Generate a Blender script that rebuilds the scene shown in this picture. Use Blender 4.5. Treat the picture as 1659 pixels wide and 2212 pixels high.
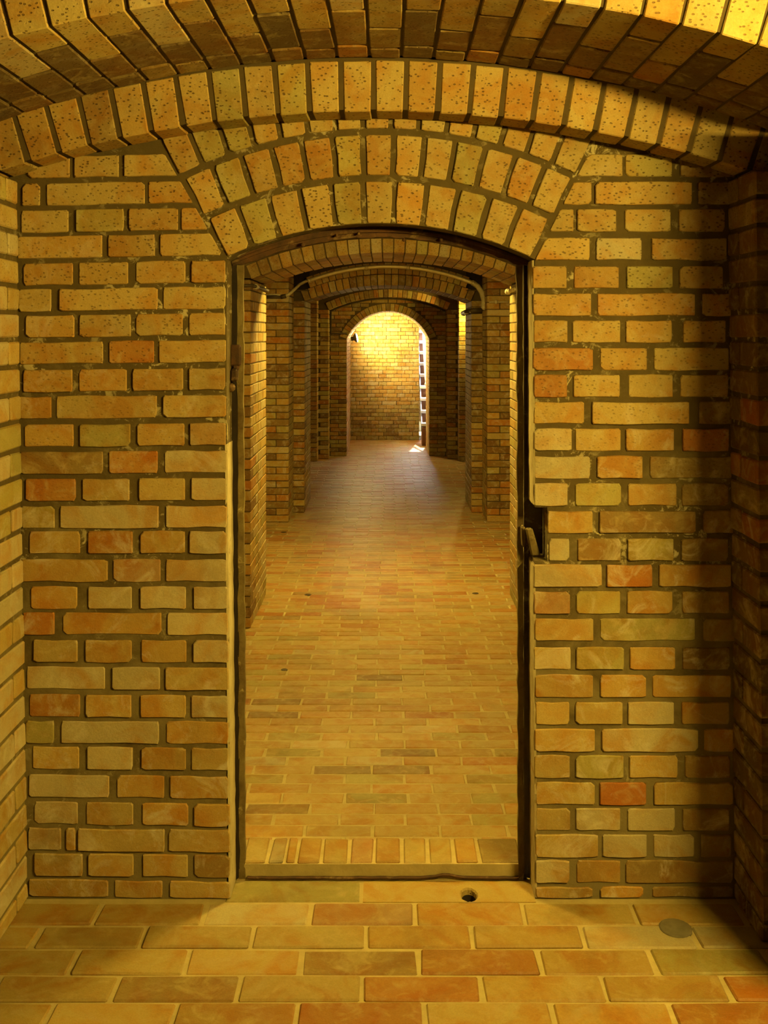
import bpy, math, random
from mathutils import Vector
random.seed(7)
R_ = random.Random(11)
C = bpy.context.scene.collection
for o in list(bpy.data.objects):
    bpy.data.objects.remove(o, do_unlink=True)

# ------------------------------------------------------------------ units
# u = one photograph pixel on the plane of the near door wall = 1.25 mm.
# x to the right of the corridor axis, d = depth beyond the door wall, h = height above near floor
P = 0.00125
F = 2150.0                # camera distance to the door wall in u
EYE = 1220.0              # eye height in u
FLO = -380.0              # corridor floor lies lower than the near floor
def V(x, d, h): return Vector((x*P, d*P, h*P))
def dep(D): return (D-1.0)*F
def fx(px, D=1.0): return (px-838.0)*D
def fh(py, D=1.0): return EYE+(720.0-py)*D

# ------------------------------------------------------------------ camera
cam_d = bpy.data.cameras.new('camera'); cam = bpy.data.objects.new('camera', cam_d); C.objects.link(cam)
cam.location = V(0, -F, EYE); cam.rotation_euler = (math.pi/2, 0, 0)
cam_d.sensor_fit = 'HORIZONTAL'; cam_d.sensor_width = 36.0; cam_d.lens = 36.0*F/1659.0
cam_d.shift_x = -8.5/1659.0; cam_d.shift_y = -386.0/1659.0
cam_d.clip_start = 0.05; cam_d.clip_end = 100
bpy.context.scene.camera = cam

# ------------------------------------------------------------------ world: open sky above the far stairwell
w = bpy.data.worlds.new('sky'); bpy.context.scene.world = w; w.use_nodes = True
bg = w.node_tree.nodes['Background']; bg.inputs[0].default_value = (0.80, 0.87, 1.0, 1); bg.inputs[1].default_value = 85.0

# the sun reaches in only through the open top of the far stairwell
sun_d = bpy.data.lights.new('sun', 'SUN'); sun_d.energy = 26.0; sun_d.angle = 0.012; sun_d.color = (1.0, 0.97, 0.93)
sun = bpy.data.objects.new('sun', sun_d); C.objects.link(sun); sun.location = (0, 30, 30)
sun.rotation_euler = Vector((-0.12, -1.0, -1.36)).to_track_quat('-Z', 'Y').to_euler()

# lamp strengths (the lamps themselves are built further down)
WARM = (1.0, 0.69, 0.125)
S_CHAMBER, S_DOOR, S_BAY, S_END, S_SIDE = 1060.0, 1450.0, 1550.0, 2500.0, 560.0

vs = bpy.context.scene.view_settings
vs.view_transform = 'Standard'; vs.look = 'None'; vs.exposure = 0.0; vs.gamma = 1.0; vs.use_curve_mapping = False

# ------------------------------------------------------------------ materials
def new_mat(name):
    m = bpy.data.materials.new(name); m.use_nodes = True
    nt = m.node_tree; b = nt.nodes['Principled BSDF']
    return m, nt, b
def N(nt, typ, **kw):
    n = nt.nodes.new(typ)
    for k, v in kw.items(): setattr(n, k, v)
    return n
def L(nt, a, b): nt.links.new(a, b)
def mth(nt, op, a, b=None, clamp=False):
    n = nt.nodes.new('ShaderNodeMath'); n.operation = op; n.use_clamp = clamp
    for i, s in enumerate((a, b)):
        if s is None: continue
        if isinstance(s, (int, float)): n.inputs[i].default_value = s
        else: L(nt, s, n.inputs[i])
    return n.outputs[0]
def mixc(nt, fac, a, b, mode='MIX'):
    n = nt.nodes.new('ShaderNodeMix'); n.data_type = 'RGBA'; n.blend_type = mode
    for idx, s in ((0, fac), (6, a), (7, b)):
        if isinstance(s, (int, float)): n.inputs[idx].default_value = s
        elif isinstance(s, tuple): n.inputs[idx].default_value = (s[0], s[1], s[2], 1)
        else: L(nt, s, n.inputs[idx])
    return n.outputs[2]
def ramp(nt, src, lo, hi):
    n = nt.nodes.new('ShaderNodeMapRange'); n.clamp = True
    n.inputs[1].default_value = lo; n.inputs[2].default_value = hi
    L(nt, src, n.inputs[0]); return n.outputs[0]
def noise(nt, vec, scale, detail=3, rough=0.55, dist=0.0):
    n = nt.nodes.new('ShaderNodeTexNoise'); n.inputs['Scale'].default_value = scale
    n.inputs['Detail'].default_value = detail; n.inputs['Roughness'].default_value = rough
    n.inputs['Distortion'].default_value = dist
    if vec is not None: L(nt, vec, n.inputs['Vector'])
    return n.outputs[0]

def brick_material(name, joined=False, rough=0.72, efflo=0.75, pits=1.0, bumpd=1.0, tone=0.52):
    """fired clay: object colour (or a colour per piece in joined masonry), blotches, kiln burns, pits, salt bloom"""
    m, nt, b = new_mat(name)
    geo = N(nt, 'ShaderNodeNewGeometry'); oi = N(nt, 'ShaderNodeObjectInfo')
    if joined:
        rnd = geo.outputs['Random Per Island']
        cr = N(nt, 'ShaderNodeValToRGB'); cr.color_ramp.interpolation = 'CONSTANT'
        cols = [(0.60,0.40,0.12), (0.56,0.43,0.15), (0.58,0.30,0.07), (0.62,0.46,0.20), (0.50,0.24,0.05), (0.46,0.33,0.11), (0.60,0.41,0.14)]
        for i, c in enumerate(cols):
            e = cr.color_ramp.elements[i] if i < 2 else cr.color_ramp.elements.new(i/len(cols))
            e.position = i/len(cols); e.color = (*c, 1)
        L(nt, rnd, cr.inputs[0]); base = cr.outputs[0]; amt = 0.35
    else:
        rnd = oi.outputs['Random']; base = oi.outputs['Color']; amt = oi.outputs['Alpha']
    off = N(nt, 'ShaderNodeCombineXYZ'); L(nt, mth(nt, 'MULTIPLY', rnd, 37.0), off.inputs[0]); L(nt, mth(nt, 'MULTIPLY', rnd, 91.0), off.inputs[2])
    va = N(nt, 'ShaderNodeVectorMath'); va.operation = 'ADD'; L(nt, geo.outputs['Position'], va.inputs[0]); L(nt, off.outputs[0], va.inputs[1])
    p = va.outputs[0]; wp = geo.outputs['Position']
    blot = ramp(nt, noise(nt, p, 8.0, 3, 0.55, 1.2), 0.44, 0.66)
    c = mixc(nt, mth(nt, 'MULTIPLY', blot, 0.9), base, mixc(nt, 1.0, base, (0.92, 0.66, 0.34), 'MULTIPLY'))
    lite = ramp(nt, noise(nt, p, 17.0, 3, 0.6, 1.2), 0.52, 0.74)
    c = mixc(nt, mth(nt, 'MULTIPLY', lite, 0.52), c, (0.70, 0.55, 0.22))
    grain = noise(nt, p, 260.0, 3, 0.7)
    g = mth(nt, 'ADD', mth(nt, 'MULTIPLY', grain, 0.55), 0.72)
    gc = N(nt, 'ShaderNodeCombineColor'); [L(nt, g, gc.inputs[i]) for i in range(3)]
    c = mixc(nt, 1.0, c, gc.outputs[0], 'MULTIPLY')
    # soot and damp stains that run over several bricks
    st = ramp(nt, noise(nt, wp, 3.1, 5, 0.62, 0.5), 0.52, 0.75)
    c = mixc(nt, mth(nt, 'MULTIPLY', st, 0.62), c, mixc(nt, 1.0, c, (0.50, 0.42, 0.30), 'MULTIPLY'))
    # salt bloom
    ef = ramp(nt, noise(nt, wp, 9.0, 6, 0.72, 0.9), 0.53, 0.70)
    inv = mth(nt, 'SUBTRACT', 1.0, amt, True)
    c = mixc(nt, mth(nt, 'MULTIPLY', mth(nt, 'MULTIPLY', ef, inv), efflo), c, (0.80, 0.70, 0.46))
    # pits
    vo = N(nt, 'ShaderNodeTexVoronoi'); vo.inputs['Scale'].default_value = 92.0
    wv = N(nt, 'ShaderNodeVectorMath'); wv.operation = 'MULTIPLY'; wv.inputs[1].default_value = (0.8, 1.0, 1.3); L(nt, p, wv.inputs[0])
    L(nt, wv.outputs[0], vo.inputs['Vector'])
    pm = ramp(nt, noise(nt, p, 60.0, 2), 0.36, 0.46)
    pit = mth(nt, 'MULTIPLY', ramp(nt, vo.outputs['Distance'], 0.30, 0.20), pm)
    pit = mth(nt, 'MULTIPLY', pit, mth(nt, 'MULTIPLY', amt, pits), True)
    c = mixc(nt, mth(nt, 'MULTIPLY', pit, 0.85), c, (0.12, 0.065, 0.02))
    c = mixc(nt, 1.0, c, (tone, tone, tone), 'MULTIPLY')
    L(nt, c, b.inputs['Base Color']); b.inputs['Roughness'].default_value = rough
    b.inputs['Specular IOR Level'].default_value = 0.25
    med = noise(nt, p, 55.0, 4, 0.6)
    hgt = mth(nt, 'SUBTRACT', mth(nt, 'ADD', mth(nt, 'MULTIPLY', grain, 0.5), mth(nt, 'MULTIPLY', med, 1.0)), mth(nt, 'MULTIPLY', pit, 1.5))
    bp = N(nt, 'ShaderNodeBump'); bp.inputs['Strength'].default_value = 0.55; bp.inputs['Distance'].default_value = 0.0028*bumpd
    L(nt, hgt, bp.inputs['Height']); L(nt, bp.outputs[0], b.inputs['Normal'])
    return m

def mottled(name, c1, c2, scale=20, rough=0.85, bump=0.002, metallic=0.0, c3=None, s3=6.0, lo3=0.58, hi3=0.72, spec=0.3, mask3=None, damp=None):
    m, nt, b = new_mat(name)
    geo = N(nt, 'ShaderNodeNewGeometry'); p = geo.outputs['Position']
    n1 = noise(nt, p, scale, 5, 0.65)
    c = mixc(nt, ramp(nt, n1, 0.35, 0.68), c1, c2)
    if c3:
        f3 = ramp(nt, noise(nt, p, s3, 6, 0.7, 0.6), lo3, hi3)
        if mask3: f3 = mth(nt, 'MULTIPLY', f3, ramp(nt, noise(nt, p, mask3, 3, 0.5), 0.44, 0.58))
        c = mixc(nt, f3, c, c3)
    if damp:        # salts and smeared lime creep up from the floor in ragged patches
        sx = N(nt, 'ShaderNodeSeparateXYZ'); L(nt, p, sx.inputs[0])
        up = mth(nt, 'MULTIPLY', mth(nt, 'SUBTRACT', 1.15, sx.outputs[2]), 0.22)
        c = mixc(nt, ramp(nt, mth(nt, 'ADD', noise(nt, p, 5.0, 5, 0.65, 0.7), up), 0.50, 0.72), c, damp)
    L(nt, c, b.inputs['Base Color']); b.inputs['Roughness'].default_value = rough; b.inputs['Metallic'].default_value = metallic
    b.inputs['Specular IOR Level'].default_value = spec
    bp = N(nt, 'ShaderNodeBump'); bp.inputs['Distance'].default_value = bump; bp.inputs['Strength'].default_value = 0.6
    L(nt, noise(nt, p, scale*5, 4, 0.65), bp.inputs['Height']); L(nt, bp.outputs[0], b.inputs['Normal'])
    return m
def emit(name, col, s):
    m, nt, b = new_mat(name)
    b.inputs['Base Color'].default_value = (0.9, 0.88, 0.8, 1)
    b.inputs['Emission Color'].default_value = (*col, 1); b.inputs['Emission Strength'].default_value = s
    return m

M = {}
M['brick'] = brick_material('fired_brick')
M['joined'] = brick_material('fired_brick_masonry', joined=True)
M['paver'] = brick_material('floor_brick', rough=0.55, efflo=0.25, pits=0.25, bumpd=0.6, tone=0.50)
M['near_paver'] = brick_material('near_floor_brick', rough=0.6, efflo=0.2, pits=0.25, bumpd=0.8, tone=0.40)
M['paver_joined'] = brick_material('floor_brick_paving', joined=True, rough=0.42, efflo=0.2, pits=0.1, bumpd=0.4)
M['mortar'] = mottled('wall_mortar', (0.060, 0.042, 0.012), (0.080, 0.056, 0.018), 14, 0.95, 0.003, c3=(0.34, 0.29, 0.15), s3=26.0, lo3=0.55, hi3=0.61, mask3=2.6, damp=(0.135, 0.105, 0.042))
M['mortar_clean'] = mottled('arch_mortar', (0.054, 0.036, 0.011), (0.074, 0.05, 0.016), 14, 0.95, 0.002)
M['joint_floor'] = mottled('floor_joint', (0.31, 0.255, 0.11), (0.39, 0.325, 0.155), 18, 0.9, 0.002)
M['joint_near'] = mottled('near_floor_joint', (0.26, 0.205, 0.085), (0.34, 0.27, 0.12), 18, 0.9, 0.002)
M['rust'] = mottled('rusted_iron', (0.035, 0.018, 0.007), (0.085, 0.036, 0.011), 22, 0.75, 0.003, 0.2, c3=(0.20, 0.13, 0.045), s3=12.0, lo3=0.56, hi3=0.70)
M['rust_olive'] = mottled('weathered_iron', (0.15, 0.115, 0.04), (0.07, 0.042, 0.012), 16, 0.8, 0.003, 0.1, c3=(0.34, 0.28, 0.12), s3=15.0, lo3=0.6, hi3=0.7)
M['conduit'] = mottled('galvanised_conduit', (0.50, 0.44, 0.28), (0.62, 0.56, 0.38), 25, 0.4, 0.0005, 0.5)
M['hose'] = mottled('grey_hose', (0.33, 0.29, 0.18), (0.42, 0.37, 0.24), 25, 0.5, 0.0005)
M['black'] = mottled('black_conduit', (0.035, 0.024, 0.012), (0.06, 0.042, 0.02), 25, 0.55, 0.0005)
M['dark'] = mottled('hollow_shade', (0.012, 0.008, 0.004), (0.02, 0.012, 0.006), 20, 0.95, 0.001)  # near-black colour standing in for shade inside gaps and holes
M['lime'] = mottled('lime_render', (0.40, 0.34, 0.19), (0.30, 0.245, 0.12), 12, 0.9, 0.003, c3=(0.16, 0.12, 0.05), s3=20.0, lo3=0.6, hi3=0.7)
M['cement'] = mottled('grey_cement', (0.085, 0.072, 0.04), (0.12, 0.10, 0.06), 40, 0.85, 0.001)
M['tread'] = mottled('pale_stone', (0.62, 0.62, 0.62), (0.70, 0.70, 0.70), 10, 0.7, 0.001)
M['riser'] = mottled('stair_riser', (0.16, 0.075, 0.04), (0.22, 0.10, 0.05), 14, 0.8, 0.002)
M['paint'] = mottled('white_paint', (0.75, 0.76, 0.78), (0.8, 0.8, 0.82), 20, 0.4, 0.0004)
M['steel'] = mottled('blue_grey_steel', (0.07, 0.075, 0.10), (0.10, 0.11, 0.14), 20, 0.5, 0.0004)
M['lampbody'] = mottled('lamp_housing', (0.10, 0.085, 0.05), (0.15, 0.12, 0.07), 30, 0.5, 0.0004)
M['e_chamber'] = emit('lamp_glass_chamber', WARM, S_CHAMBER)
M['e_door'] = emit('lamp_glass_door', WARM, S_DOOR)
M['e_bay'] = emit('lamp_glass_bay', WARM, S_BAY)
M['e_side'] = emit('lamp_glass_side', WARM, S_SIDE)
M['e_end'] = emit('lamp_glass_end', (1.0, 0.74, 0.30), S_END)

# ------------------------------------------------------------------ object helpers
def link(name, mesh, mat=None, parent=None, loc=(0,0,0)):
    o = bpy.data.objects.new(name, mesh); C.objects.link(o); o.location = loc
    if parent is not None: o.parent = parent
    if mat is not None and mesh is not None and not mesh.materials: mesh.materials.append(mat)
    return o
def tag(o, label, cat, group=None):
    o['label'] = label; o['category'] = cat
    if group: o['group'] = group
    return o
def struct(o, label=None, cat=None):
    o['kind'] = 'structure'
    if label: o['label'] = label
    if cat: o['category'] = cat
    return o
def empty(name, loc, label, cat, group=None):
    o = bpy.data.objects.new(name, None); C.objects.link(o); o.location = loc; o.empty_display_size = 0.1
    return tag(o, label, cat, group)

class MB:
    def __init__(s): s.v = []; s.f = []
    def add(s, vs, fs):
        n = len(s.v); s.v += [tuple(p) for p in vs]; s.f += [tuple(i+n for i in f) for f in fs]
    def box(s, x0, x1, d0, d1, h0, h1):
        vs = [(x, d, h) for x in (x0, x1) for d in (d0, d1) for h in (h0, h1)]
        s.add(vs, [(0,1,3,2), (4,6,7,5), (0,4,5,1), (2,3,7,6), (0,2,6,4), (1,5,7,3)])
    def cols(s, xs, bot, top, d0, d1, d1bot=None):
        """solid made of columns between two height functions"""
        n = len(s.v)
        for x in xs:
            for d in (d0, d1):
                s.v.append((x, d, bot(x))); s.v.append((x, d, top(x)))
        k = len(xs)
        for i in range(k-1):
            a = n+4*i; b = a+4
            s.f += [(a, b, b+1, a+1), (a+2, a+3, b+3, b+2), (a, a+2, b+2, b), (a+1, b+1, b+3, a+3)]
        s.f += [(n, n+1, n+3, n+2)]; e = n+4*(k-1); s.f += [(e, e+2, e+3, e+1)]
    def arc(s, cx, ch, r0, r1, a0, a1, d0, d1, n=40):
        k = len(s.v)
        for i in range(n+1):
            a = a0+(a1-a0)*i/n; sn, cs = math.sin(a), math.cos(a)
            for d in (d0, d1):
                for r in (r0, r1): s.v.append((cx+r*sn, d, ch+r*cs))
        for i in range(n):
            a = k+4*i; b = a+4
            s.f += [(a, b, b+1, a+1), (a+2, a+3, b+3, b+2), (a, a+2, b+2, b), (a+1, b+1, b+3, a+3)]
        s.f += [(k, k+1, k+3, k+2)]; e = k+4*n; s.f += [(e, e+2, e+3, e+1)]
    def hexa(s, c, b):
        v, f = hexa_data(c, b); s.add(v, f)
    def tube(s, pts, r, seg=10, caps=True):
        pts = [Vector(p) for p in pts]; n = len(s.v); prev = None
        for i, p in enumerate(pts):
            t = (pts[min(i+1, len(pts)-1)]-pts[max(i-1, 0)]).normalized()
            if prev is None:
                a = t.orthogonal().normalized()
            else:
                a = (prev-t*prev.dot(t)).normalized()
            prev = a; b = t.cross(a); rr = r[i] if isinstance(r, (list, tuple)) else r
            for k in range(seg):
                q = 2*math.pi*k/seg; s.v.append(tuple(p+a*(rr*math.cos(q))+b*(rr*math.sin(q))))
        for i in range(len(pts)-1):
            for k in range(seg):
                k2 = (k+1) % seg; s.f.append((n+i*seg+k, n+i*seg+k2, n+(i+1)*seg+k2, n+(i+1)*seg+k))
        if caps:
            s.f.append(tuple(n+k for k in reversed(range(seg)))); e = n+(len(pts)-1)*seg; s.f.append(tuple(e+k for k in range(seg)))
    def lathe(s, o, ax, prof, seg=24):
        """profile [(along, radius)] turned about axis ax from point o"""
        o = Vector(o); ax = Vector(ax).normalized(); a = ax.orthogonal().normalized(); b = ax.cross(a); n = len(s.v)
        for (t, r) in prof:
            for k in range(seg):
                q = 2*math.pi*k/seg; s.v.append(tuple(o+ax*t+a*(r*math.cos(q))+b*(r*math.sin(q))))
        for i in range(len(prof)-1):
            for k in range(seg):
                k2 = (k+1) % seg; s.f.append((n+i*seg+k, n+i*seg+k2, n+(i+1)*seg+k2, n+(i+1)*seg+k))
        s.f.append(tuple(n+k for k in reversed(range(seg)))); e = n+(len(prof)-1)*seg; s.f.append(tuple(e+k for k in range(seg)))
    def mesh(s, name, smooth=False):
        m = bpy.data.meshes.new(name)
        m.from_pydata([(p[0]*P, p[1]*P, p[2]*P) for p in s.v], [], s.f); m.update()
        if smooth: m.polygons.foreach_set('use_smooth', [True]*len(m.polygons))
        return m
    def build(s, name, mat, parent=None, base=None, smooth=False):
        """base: the parent's origin in u, so that vertices given in scene u end up where they belong"""
        if base is not None: s.v = [(p[0]-base[0], p[1]-base[1], p[2]-base[2]) for p in s.v]
        return link(name, s.mesh(name, smooth), mat, parent)

def hexa_data(c, b):
    """block with chamfered edges; c[i] with bits (x,d,h) = (i>>2, i>>1, i)&1"""
    c = [Vector(q) for q in c]; ctr = sum(c, Vector())/8
    vs = []; idx = {}
    bit = (4, 2, 1)
    for i in range(8):
        for ax in range(3):
            q = c[i].copy()
            for o in range(3):
                if o != ax:
                    e = c[i ^ bit[o]]-c[i]; l = e.length
                    if l > 1e-9: q += e*(min(b, 0.4*l)/l)
            idx[(i, ax)] = len(vs); vs.append(q)
    fs = []
    for ax in range(3):
        o1, o2 = [bit[k] for k in range(3) if k != ax]
        for s in (0, 1):
            i0 = bit[ax] if s else 0
            fs.append([idx[(i0, ax)], idx[(i0 | o1, ax)], idx[(i0 | o1 | o2, ax)], idx[(i0 | o2, ax)]])
    for ax in range(3):
        a, e = [k for k in range(3) if k != ax]
        for i in range(8):
            if i & bit[ax]: continue
            j = i | bit[ax]
            fs.append([idx[(i, a)], idx[(i, e)], idx[(j, e)], idx[(j, a)]])
    for i in range(8): fs.append([idx[(i, 0)], idx[(i, 1)], idx[(i, 2)]])
    out = []
    for f in fs:
        nrm = (vs[f[1]]-vs[f[0]]).cross(vs[f[2]]-vs[f[0]])
        mid = sum((vs[k] for k in f), Vector())/len(f)
        out.append(tuple(f) if nrm.dot(mid-ctr) > 0 else tuple(reversed(f)))
    return vs, out
def block_corners(w, dp, h, jit=0.0, wtop=None):
    wt = w if wtop is None else wtop; c = []
    for i in range(8):
        x, d, z = (i >> 2) & 1, (i >> 1) & 1, i & 1
        ww = wt if z else w
        c.append(((x-0.5)*ww+R_.uniform(-jit, jit), (d-0.5)*dp+R_.uniform(-jit, jit)*0.6, (z-0.5)*h+R_.uniform(-jit, jit)))
    return c
CACHE = {}
def block_mesh(w, dp, h, jit=1.5, wtop=None, mat='brick', bev=3.0, variants=4):
    w = round(w/5)*5 or 5; dp = round(dp/5)*5 or 5
    k = (w, dp, round(h), wtop and round(wtop), mat, R_.randrange(variants))
    if k not in CACHE:
        v, f = hexa_data(block_corners(w, dp, h, jit, wtop), bev)
        mb = MB(); mb.add(v, f); m = mb.mesh('brick'); m.materials.append(M[mat]); CACHE[k] = m
    return CACHE[k]

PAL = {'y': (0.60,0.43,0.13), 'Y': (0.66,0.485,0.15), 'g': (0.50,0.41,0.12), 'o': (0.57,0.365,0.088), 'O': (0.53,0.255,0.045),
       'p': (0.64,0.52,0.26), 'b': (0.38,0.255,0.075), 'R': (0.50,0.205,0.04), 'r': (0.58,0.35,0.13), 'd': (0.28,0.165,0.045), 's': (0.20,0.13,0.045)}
def paint(o, code, speck=0.4):
    c = PAL[code]; k = R_.uniform(0.88, 1.10); j = R_.uniform(-0.03, 0.03)
    o.color = (min(1, c[0]*k*(1+j)), min(1, c[1]*k), min(1, c[2]*k*(1-2*j)), speck)
def pick(weights):
    codes = list(weights); return R_.choices(codes, [weights[c] for c in codes])[0]
MIX_PIER = {'y': 2.5, 'o': 4, 'O': 3, 'b': 3, 'd': 1.8, 'g': 1.5, 'p': .6}
MIX_BROWN = {'b': 3, 'o': 3, 'O': 3, 'd': 2.5, 'y': 1.5}
MIX_SHADE = {'d': 4, 'b': 1.5, 'O': .8, 's': 4}  # dark brick picks that put shade into the vault soffit
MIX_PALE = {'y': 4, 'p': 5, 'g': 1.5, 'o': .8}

def place_block(parent, base, x0, x1, d0, d1, h0, h1, code, speck=0.3, jit=1.5, bev=3.0, mat='brick', name='brick'):
    m = block_mesh(abs(x1-x0), abs(d1-d0), h1-h0, jit, None, mat, bev)
    o = link(name, m, None, parent, V((x0+x1)/2-base[0], (d0+d1)/2-base[1], (h0+h1)/2-base[2]))
    paint(o, code, speck); return o
def place_voussoir(parent, base, cx, ch, r0, r1, a, half, d0, d1, code, speck=0.5, jit=1.4, joint=5.0, bev=2.2):
    w0 = 2*(r0*math.tan(half))-2*joint; w1 = 2*(r1*math.tan(half))-2*joint
    m = block_mesh(w0, abs(d1-d0), r1-r0, jit, w1, 'brick', bev)
    rm = (r0+r1)/2
    o = link('brick', m, None, parent, V(cx+rm*math.sin(a)-base[0], (d0+d1)/2-base[1], ch+rm*math.cos(a)-base[2]))
    o.rotation_euler = (R_.uniform(-.006, .006), a+R_.uniform(-.006, .006), 0)
    paint(o, code, speck); return o

def face_brick(parent, quad, code, depth=40.0, speck=0.4, proud=None):
    """brick of the door wall with a worn outline; quad = (BL, BR, TR, TL) in (x, h)"""
    cx = sum(q[0] for q in quad)/4; ch = sum(q[1] for q in quad)/4
    q = [Vector((a[0]-cx, a[1]-ch)) for a in quad]; pts = []
    for i in range(4):
        p, nx, pv = q[i], q[(i+1) % 4], q[i-1]
        e1 = (pv-p); e2 = (nx-p); r1 = min(R_.choice((1.5, 2.5, 4, 7)), e1.length*.3); r2 = min(R_.choice((1.5, 2.5, 4, 8)), e2.length*.3)
        pts.append(p+e1.normalized()*r1); pts.append(p+e2.normalized()*r2)
        nm = 1 if e2.length < 120 else 2
        if e2.length > 60:
            for k in range(nm):
                t = (k+1)/(nm+1); s = p+e2*t; nn = Vector((-e2.y, e2.x)).normalized(); pts.append(s+nn*R_.uniform(-2.2, 2.4))
    n = len(pts); pr = R_.uniform(-2.0, 1.0) if proud is None else proud
    tx, th = R_.uniform(-1, 1)*.008, R_.uniform(-1, 1)*.015
    mb = MB(); vs = []
    for p in pts: s = max(0.0, 1-3.2/max(p.length, 8)); sx = p.x-math.copysign(min(1.6, abs(p.x)), p.x); sy = p.y-math.copysign(min(1.6, abs(p.y)), p.y); vs.append((sx, pr+sx*tx+sy*th, sy))
    for p in pts: vs.append((p.x, pr+2.2+p.x*tx+p.y*th, p.y))
    for p in pts: vs.append((p.x, depth, p.y))
    fs = [tuple(range(n))]
    for k in range(2):
        for i in range(n):
            j = (i+1) % n; fs.append((k*n+i, (k+1)*n+i, (k+1)*n+j, k*n+j))
    mb.add(vs, fs); o = link('brick', mb.mesh('brick'), M['brick'], parent, V(cx, 0, ch))
    paint(o, code, speck); return o

# ================================================================== STRUCTURE
CW = 58.1
# ---- door wall -------------------------------------------------------------
JL = lambda h: fx(485+(565-(720-(h-EYE)))*-0.0087)      # left jamb line (slightly out of plumb)
JR = lambda h: fx(1151+((720-(h-EYE))-565)*0.0045)
ACX, ACH, AR = fx(817), fh(485)-773.0, 773.0              # door arch centre and inner radius
def door_arch(x): return ACH+math.sqrt(max(0.0, AR*AR-(x-ACX)**2))
mb = MB()
h_spr = fh(560)
xl, xr = JL(700)-2, JR(700)+2
mb.cols([-1240, xl], lambda x: -420, lambda x: h_spr, 3.6, 75)
# right jamb leaves the latch pocket open
pk0, pk1 = fh(1212), fh(1096)
mb.cols([xr, 1240], lambda x: -420, lambda x: pk0, 3.6, 75)
mb.cols([fx(1183), 1240], lambda x: pk0, lambda x: pk1, 3.6, 75)
mb.cols([xr, 1240], lambda x: pk1, lambda x: h_spr, 3.6, 75)
xs = [-1240]+[xl+(xr-xl)*i/30 for i in range(31)]+[1240]
mb.cols(xs, lambda x: (door_arch(x)+3 if xl-1 < x < xr+1 else h_spr) if xl < x < xr else h_spr, lambda x: 2610, 3.6, 75)
# inner leaf, set back behind the iron frame
il, ir = -343.0, 306.0
ilr = 800.0; icx = (il+ir)/2; ich = EYE+222-ilr
def in_arch(x): return ich+math.sqrt(max(0, ilr*ilr-(x-icx)**2))
mb.cols([-1260, il], lambda x: FLO-30, lambda x: in_arch(il), 92, 183)
mb.cols([ir, 1260], lambda x: FLO-30, lambda x: in_arch(ir), 92, 183)
mb.cols([-1260]+[il+(ir-il)*i/24 for i in range(25)]+[1260], lambda x: in_arch(min(max(x, il), ir)), lambda x: 2060, 92, 183)
mb.box(il-5, ir+5, 80, 183, FLO-30, 0)
wall_front = mb.build('wall_front', M['mortar'])
struct(wall_front, 'yellow brick wall with the low arched doorway', 'wall')

SKL = lambda y: 490-(555-y)*0.571-9
SKR = lambda y: 1150+(555-y)*0.50+9
def tiltL(y): return -0.017+0.029*max(0, min(1, (y-600)/1150.0))
rowsL = [
 (358,'s',[(60,150,'y'),(160,256,'y'),(268,'S','y')]), (417,'s',[(48,86,'y'),(100,312,'y'),(320,'S','o')]),
 (475,'s',[(45,147,'y'),(164,267,'g'),(278,384,'o'),(391,'S','o')]), (531,'s',[(37,220,'y'),(233,334,'o'),(345,'S','y')]),
 (590,'',[(50,157,'o'),(170,276,'o'),(293,400,'y'),(413,'J','o')]), (646,'',[(40,110,'y'),(128,340,'y'),(352,'J','y')]),
 (703,'',[(55,160,'o'),(171,282,'y'),(293,394,'y'),(408,'J','y')]), (761,'',[(42,222,'y'),(235,332,'O'),(343,'J','y')]),
 (821,'',[(50,156,'o'),(170,273,'o'),(286,395,'o'),(408,'J','y')]), (879,'',[(42,110,'o'),(121,338,'y'),(352,'J','y')]),
 (940,'',[(52,158,'o'),(172,281,'g'),(296,398,'o'),(410,'J','p')]), (999,'',[(42,222,'b'),(235,340,'O'),(355,'J','p')]),
 (1058,'',[(55,163,'O'),(178,279,'y'),(300,399,'y'),(413,'J','p')]), (1117,'',[(46,117,'g'),(130,342,'p'),(358,'J','p')]),
 (1172,'',[(63,172,'o'),(190,286,'O'),(303,399,'o'),(409,'J','p')]), (1233,'',[(46,232,'o'),(244,346,'r'),(358,'J','p')]),
 (1292,'',[(66,166,'o'),(190,284,'p'),(303,401,'p'),(418,'J','p')]), (1348,'',[(50,117,'O'),(135,348,'o'),(361,'J','p')]),
 (1407,'',[(72,167,'y'),(184,284,'o'),(305,402,'o'),(417,'J','p')]), (1466,'',[(57,226,'p'),(242,345,'p'),(357,'J','y')]),
 (1526,'',[(63,172,'O'),(185,283,'y'),(303,401,'y'),(413,'J','p')]), (1583,'',[(55,116,'g'),(132,343,'p'),(359,'J','o')]),
 (1639,'',[(70,170,'y'),(188,286,'p'),(305,401,'o'),(413,'J','y')]), (1700,'',[(62,235,'p'),(252,354,'o'),(367,'J','o')]),
 (1759,'',[(73,167,'p'),(186,287,'y'),(307,406,'o'),(419,'J','o')]), (1815,'',[(60,131,'p'),(142,162,'y'),(168,355,'y'),(364,'J','y')]),
 (1870,'',[(74,178,'y'),(190,288,'y'),(308,405,'y'),(419,'J','b')]), (1921,'t',[(62,233,'o'),(247,350,'y'),(366,'J','y')])]
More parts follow.
